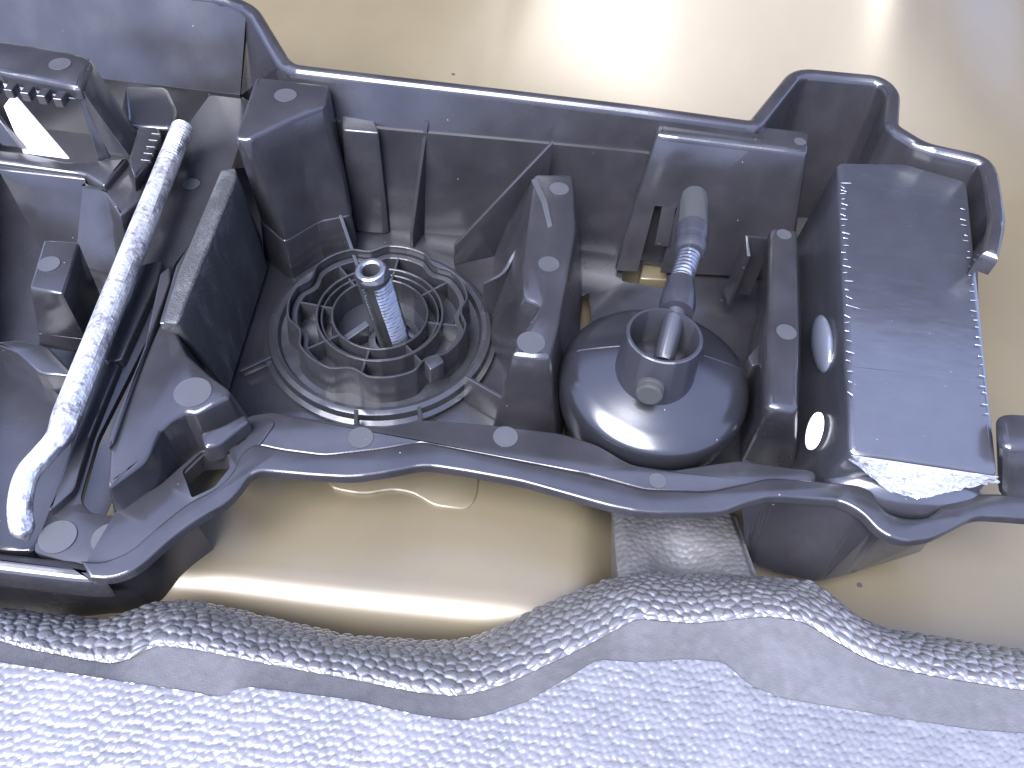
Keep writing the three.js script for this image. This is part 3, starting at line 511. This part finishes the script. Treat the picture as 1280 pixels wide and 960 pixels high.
// ---------------------------------------------------------------- film-wrapped box
{
  const top = [[.1672,.106,-.1387],[.2063,.106,-.145],[.24,.106,-.1343],[.2163,.087,.0496],[.1509,.087,.0468]];
  const b = thing('wrapped_box', 'tall black box wrapped in shiny film, wedged in the far pocket', 'box', [0.185, 0.0185, -0.03]);
  part('shell', block(top, top.map((p, i) => [p[0] - (i === 0 || i === 4 ? 0.006 : 0), 0.0188, p[2]]), { corner: 0.004, round: 0.0028, rs: 5 }), M.film, b);
  // film puckered along the edges of the lid
  const pucker = (p, dx, dz, w) => { const g = new THREE.SphereGeometry(1, 10, 6), l = Math.hypot(dx, dz); g.scale(l / 2, w * 0.55, w); g.rotateY(-Math.atan2(dz, dx)); g.translate(p[0] + dx / 2, p[1], p[2] + dz / 2); part('film_pucker', g, M.crinkle, b); };
  const e0 = [.1666,.105,-.1215], e1 = [.1535,.0908,.0197], f0 = [.2329,.1045,-.1104], f1 = [.2174,.0905,.0243];
  for (let i = 0; i < 30; i++) { const t = Math.pow(i / 30, 1.25) + 0.012 * rnd(), p = mix3(e0, e1, t), L = 0.0018 + 0.0045 * rnd() * rnd() + (i % 5 === 0 ? 0.002 : 0); pucker([p[0] - 0.0008 + 0.0012 * rnd(), p[1], p[2]], L, (rnd() - 0.35) * 0.003, 0.00022 + 0.00022 * rnd()); }
  for (let i = 0; i < 24; i++) { const t = i / 24 + 0.02 * rnd(), p = mix3(f0, f1, t); pucker([p[0] + 0.0002 * rnd(), p[1], p[2]], -0.0012 - 0.0022 * rnd(), (rnd() - 0.5) * 0.0016, 0.0002 + 0.0002 * rnd()); }
  // crumpled film folded over the near edge
  { const a0 = [.151,.0873,.0474], a1 = [.2152,.0873,.0503], n = 70, m = 22, pos = [], idx = [];
    for (let i = 0; i <= n; i++) for (let j = 0; j <= m; j++) {
      const u = i / n, v = j / m, d = (0.0025 + 0.0125 * Math.sin(Math.PI * Math.pow(u, 0.85)) ** 1.2) * (1 + 0.25 * (fbm(u * 9, 3, 64, 3, 7) - 0.5)), p = mix3(a0, a1, u), f = v * d;
      const w = (fbm(u * 26, v * 7 + u * 3, 64, 4, 201) - 0.5) * 0.006 * smooth(0, 0.25, v) + 0.0006;
      pos.push(p[0] + (fbm(u * 12, v * 4, 64, 2, 9) - 0.5) * 0.002, p[1] - f * 0.72 + w * 0.7, p[2] + f * 0.62 + w);
    }
    for (let i = 0; i < n; i++) for (let j = 0; j < m; j++) { const q = i * (m + 1) + j; idx.push(q, q + 1, q + m + 1, q + m + 1, q + 1, q + m + 2); }
    const g = new THREE.BufferGeometry(); g.setAttribute('position', new THREE.Float32BufferAttribute(pos, 3)); g.setIndex(idx);
    part('crumpled_film', g, M.crinkle, b, { crease: 0.35 }); }
  // slack film bulging into the notch of the flange
  { const c = [.1864,.066,.0541], g = new THREE.SphereGeometry(1, 40, 20), p = g.attributes.position; for (let i = 0; i < p.count; i++) { const k = 1 + 0.10 * (fbm(p.getX(i) * 3 + 9, p.getZ(i) * 3 + 9, 64, 3, 211) - 0.5); p.setXYZ(i, p.getX(i) * k * 0.038, p.getY(i) * k * 0.016, p.getZ(i) * k * 0.014); } g.translate(c[0], c[1] - 0.006, c[2] - 0.008); part('slack_film', g, M.film, b, { crease: null }); }
  // film blister and flat white disc on the side towards the divider
  { const g = new THREE.SphereGeometry(1, 28, 18); g.scale(0.004, 0.010, 0.018); g.translate(0.1550, 0.0731, -0.0300); part('film_blister', g, M.blister, b, { crease: null }); }
  part('white_disc', disc([0.1496, 0.0601, 0.0163], 0.0095, 0.0008, 32, [-0.996, 0.085, -0.088]), M.white, b);
}

// ---------------------------------------------------------------- rod with hooked end
{
  const A = [-.2067,.082,-.136], B = [-.189,.08,.0675];
  const r = thing('hooked_rod', 'dull silver plated steel rod with a hooked end and threaded tip, lying along the tray', 'rod', [-.1965,.068,.0599]);
  const R = 0.0062;
  part('shank', revolve(mix3(A, B, 0.17), B, [[0, R * .97], [.3, R], [1, R * .98]], 28), M.zinc, r, { crease: 0.6 });
  const pr = [[0, .0001], [0, R * .8]]; for (let i = 0; i <= 60; i++) { const t = i / 60; pr.push([.02 + .98 * t, R * (.93 + .06 * Math.abs(((t * 15) % 1) - .5) * 2)]); }
  part('threaded_tip', revolve(A, mix3(A, B, 0.172), pr, 28), M.zinc, r, { crease: 0.6 });
  const path = new THREE.CatmullRomCurve3([[-.1892,.08,.0663],[-.1886,.079,.0773],[-.1915,.078,.0863],[-.1951,.076,.095],[-.1945,.073,.1058],[-.1918,.069,.1144],[-.1891,.064,.119]].map((p) => new THREE.Vector3(...p)));
  const g = new THREE.TubeGeometry(path, 60, 0.0059, 20);
  { const p = g.attributes.position, ctr = new THREE.Vector3(), v = new THREE.Vector3(); for (let i = 0; i < p.count; i++) { const j = Math.floor(i / 21), t = j / 60; path.getPointAt(t, ctr); v.fromBufferAttribute(p, i).sub(ctr).multiplyScalar(lerp(1, 0.8, smooth(0.05, 0.3, t)) * Math.sqrt(Math.max(0.02, 1 - smooth(0.9, 1, t)))); p.setXYZ(i, ctr.x + v.x, ctr.y + v.y, ctr.z + v.z); } }
  part('hook', g, M.zinc, r, { crease: 0.9 });
}

// ---------------------------------------------------------------- dusty plate standing between strip and clamp
{
  const t = thing('dusty_plate', 'dusty black plate with a worn edge, standing on edge beside the round clamp', 'plate', [-.1725,.02,-.0338]);
  part('plate', block([[-.1683,.092,-.0908],[-.1615,.092,-.0941],[-.1581,.092,-.0857],[-.1545,.092,.0191],[-.1614,.092,.0191],[-.1652,.092,-.0126]], [[-.1954,.022,-.108],[-.1657,.022,-.1158],[-.1546,.022,-.0896],[-.1501,.022,.0046],[-.1823,.022,-.0018],[-.1853,.022,-.0302]], { corner: 0.002, round: 0.0012 }), M.dusty, t);
}

// ---------------------------------------------------------------- bead foam insert in front
{
  const fn = (pts) => { const p = pts.slice().sort((a, b) => a[0] - b[0]); return (x) => { if (x <= p[0][0]) return p[0][2]; for (let i = 0; i + 1 < p.length; i++) if (x <= p[i + 1][0]) { const t = (x - p[i][0]) / (p[i + 1][0] - p[i][0]); return lerp(p[i][2], p[i + 1][2], t); } return p[p.length - 1][2]; }; };
  const soft = (f, w) => (x) => (f(x - w) + f(x + w) + 2 * f(x) + 1.5 * f(x - w / 2) + 1.5 * f(x + w / 2)) / 7;
  const yF = .072, yR = .066, yU = .04;
  const low = soft(fn([[-.2186,.072,.1669],[-.1731,.072,.1701],[-.1375,.072,.1716],[-.1002,.072,.173],[-.0929,.072,.1742],[-.0843,.072,.169],[-.045,.072,.1696],[-.0204,.072,.1723],[-.0053,.072,.1727],[.0051,.072,.1696],[.0189,.072,.163],[.0335,.072,.1526],[.0436,.072,.1451],[.0595,.072,.1443],[.0787,.072,.1409],[.0926,.072,.1406],[.1015,.072,.1482],[.1135,.072,.152],[.1384,.072,.1534],[.1649,.072,.1549],[.1862,.072,.1558],[.2407,.072,.1535]]), .003);
  const ridge = soft(fn([[-.2269,.066,.1578],[-.1801,.066,.1606],[-.169,.066,.1624],[-.1372,.066,.1646],[-.1306,.066,.1624],[-.1239,.066,.1558],[-.1093,.066,.1557],[-.0769,.066,.1585],[-.0475,.066,.1604],[-.0221,.066,.1627],[-.0065,.066,.1622],[.0083,.066,.157],[.0338,.066,.1419],[.0499,.066,.1314],[.0598,.066,.1243],[.0809,.066,.124],[.0923,.066,.122],[.114,.066,.1171],[.1286,.066,.1178],[.1451,.066,.1273],[.1572,.066,.1327],[.1809,.066,.1348],[.2131,.066,.1363],[.2572,.066,.1368]]), .004);
  const up = soft(fn([[-.2521,.04,.1381],[-.2009,.04,.1399],[-.1709,.04,.1399],[-.1544,.04,.1394],[-.1477,.04,.1348],[-.1394,.04,.1296],[-.1248,.04,.1275],[-.1073,.04,.1291],[-.0549,.04,.1353],[-.0148,.04,.1329],[-.0017,.04,.129],[.0145,.04,.1187],[.0313,.04,.1079],[.0559,.04,.0952],[.0667,.04,.0924],[.0959,.04,.0897],[.1253,.04,.0874],[.1479,.04,.0874],[.1575,.04,.0986],[.1709,.04,.1055],[.1856,.04,.1064],[.2358,.04,.109],[.2845,.04,.1107]]), .005);
  const bead = (u, v, size, k) => {          // rounded polygonal beads: 0 in the seams, 1 on the crown
    const gx = u / size, gy = v / size, ix = Math.floor(gx), iy = Math.floor(gy); let f1 = 9, f2 = 9, id = 0;
    for (let a = -2; a <= 2; a++) for (let b = -1; b <= 1; b++) { const cx = ix + a + 0.5 + 0.5 * ((iy + b) & 1) - 0.25 + 0.66 * (hash(ix + a, iy + b, k) - 0.5), cy = iy + b + 0.5 + 0.7 * (hash(ix + a, iy + b, k + 9) - 0.5), d = Math.hypot(gx - cx, gy - cy); if (d < f1) { f2 = f1; f1 = d; id = hash(ix + a, iy + b, k + 5); } else if (d < f2) f2 = d; }
    const e = Math.min(1, (f2 - f1) * 2.4), d = Math.max(0, 1 - f1 * f1 * 1.9); return (0.55 * Math.sqrt(e * (2 - e)) + 0.45 * d) * (0.85 + 0.3 * id);
  };
  const NX = 1000, xa = -0.30, xb = 0.30;
  const foam = thing('foam_insert', 'black bead foam insert with a pebbled ridge and flat top in front of the tray', 'foam insert', [0, 0, 0.15]);
  const skin = (rows, sizes, flatTop = false) => {
    const cols = rows.length, P0 = [];
    for (let i = 0; i <= NX; i++) { const x = lerp(xa, xb, i / NX); P0.push(rows.map((r) => r(x))); }
    const at = (i, j) => P0[Math.max(0, Math.min(NX, i))][Math.max(0, Math.min(cols - 1, j))];
    const pos = [], idx = [];
    for (let i = 0; i <= NX; i++) { let s = 0; for (let j = 0; j < cols; j++) {
      const p = at(i, j); if (j) s += len3(sub3(p, at(i, j - 1)));
      const tu = sub3(at(i + 2, j), at(i - 2, j)), tv = sub3(at(i, j + 1), at(i, j - 1));
      let nn = flatTop ? [0, 1, 0] : [tu[1] * tv[2] - tu[2] * tv[1], tu[2] * tv[0] - tu[0] * tv[2], tu[0] * tv[1] - tu[1] * tv[0]]; const l = len3(nn) || 1; if (nn[1] < 0) nn = nn.map((q) => -q);
      const [sz, amp, k, wt] = sizes(p[0], j / (cols - 1)); const h = amp * wt * (bead(p[0], (sz < 0.004 ? p[2] : s) + 7, sz, k) - 0.6);
      pos.push(p[0] + nn[0] / l * h, p[1] + nn[1] / l * h, p[2] + nn[2] / l * h);
    } }
    for (let i = 0; i < NX; i++) for (let j = 0; j + 1 < cols; j++) { const a = i * cols + j, b = a + cols; idx.push(a, b, a + 1, b, b + 1, a + 1); }
    const g = new THREE.BufferGeometry(); g.setAttribute('position', new THREE.Float32BufferAttribute(pos, 3)); g.setIndex(idx); return g;
  };
  // flat top
  const flat = []; for (let j = 0; j <= 270; j++) { const t = j / 270; flat.push((x) => [x, yF, Math.max(low(x), lerp(0.085, 0.225, t))]); }
  part('pebbled_top', skin(flat, (x, t) => [0.0029, 0.00055, 301, 1], true), M.foam, foam, { crease: null });
  // smooth riser
  const rise = []; for (let j = 0; j <= 14; j++) { const t = j / 14; rise.push((x) => [x, lerp(yF - .0004, yR - .0004, t), lerp(low(x), ridge(x), t)]); }
  part('smooth_band', skin(rise, () => [0.002, 0, 1, 0]), M.foamSmooth, foam, { crease: null });
  // pebbled ridge rolling down to the well
  const roll = []; for (let j = 0; j <= 64; j++) { const t = j / 64, q = t * 1.0; roll.push((x) => [x, lerp(yR, yU, 0.25 * q + 0.75 * q * q) + 0.0012 * smooth(0, 0.06, q), lerp(ridge(x), up(x), q)]); }
  part('pebbled_ridge', skin(roll, (x, t) => [0.0046, 0.0017, 501, smooth(-0.02, 0.03, t)]), M.foam, foam, { crease: null });
  const drop = []; for (let j = 0; j <= 12; j++) { const t = j / 12; drop.push((x) => [x, lerp(yU, 0.0, t), up(x) - 0.004 * t]); }
  part('inner_face', skin(drop, () => [0.0035, 0.0004, 7, 1]), M.foam, foam, { crease: null });
  // tongue reaching under the tray
  const tg = [], c0 = [.0579,.04,.0615], c1 = [.1207,.04,.058], n0 = [.0559,.04,.0983], N2 = 90, pos = [], idx = [];
  for (let i = 0; i <= N2; i++) for (let j = 0; j <= N2; j++) {
    const u = i / N2, v = j / N2, x = lerp(c0[0], c1[0], u), z = lerp(c0[2] - 0.02, up(x) + 0.006, v);
    let y = 0.017 - 0.011 * Math.exp(-(((u - 0.5) / 0.24) ** 2 + ((v - 0.75) / 0.3) ** 2)) + 0.027 * v; const e = Math.min(u, 1 - u); y -= 0.003 * (1 - smooth(0, 0.06, e));
    y += 0.0006 * (bead(x, z, 0.0032, 77) - 0.6); pos.push(x, y, z);
  }
  for (let i = 0; i < N2; i++) for (let j = 0; j < N2; j++) { const a = i * (N2 + 1) + j, b = a + N2 + 1; idx.push(a, a + 1, b, b, a + 1, b + 1); }
  const g = new THREE.BufferGeometry(); g.setAttribute('position', new THREE.Float32BufferAttribute(pos, 3)); g.setIndex(idx);
  part('tongue', g, M.foam, foam, { crease: null });
  const tw = (i) => { const o = []; for (let j = 0; j <= N2; j++) { const k = (i * (N2 + 1) + j) * 3; o.push([pos[k], pos[k + 1], pos[k + 2]]); } return o; };
  for (const i of [0, N2]) { const l = tw(i); part('tongue_side', wall(l, l.map((p) => [p[0], 0, p[2]]), i ? -0.0008 : 0.0008), M.foam, foam); }
}

renderer.render(scene, camera);
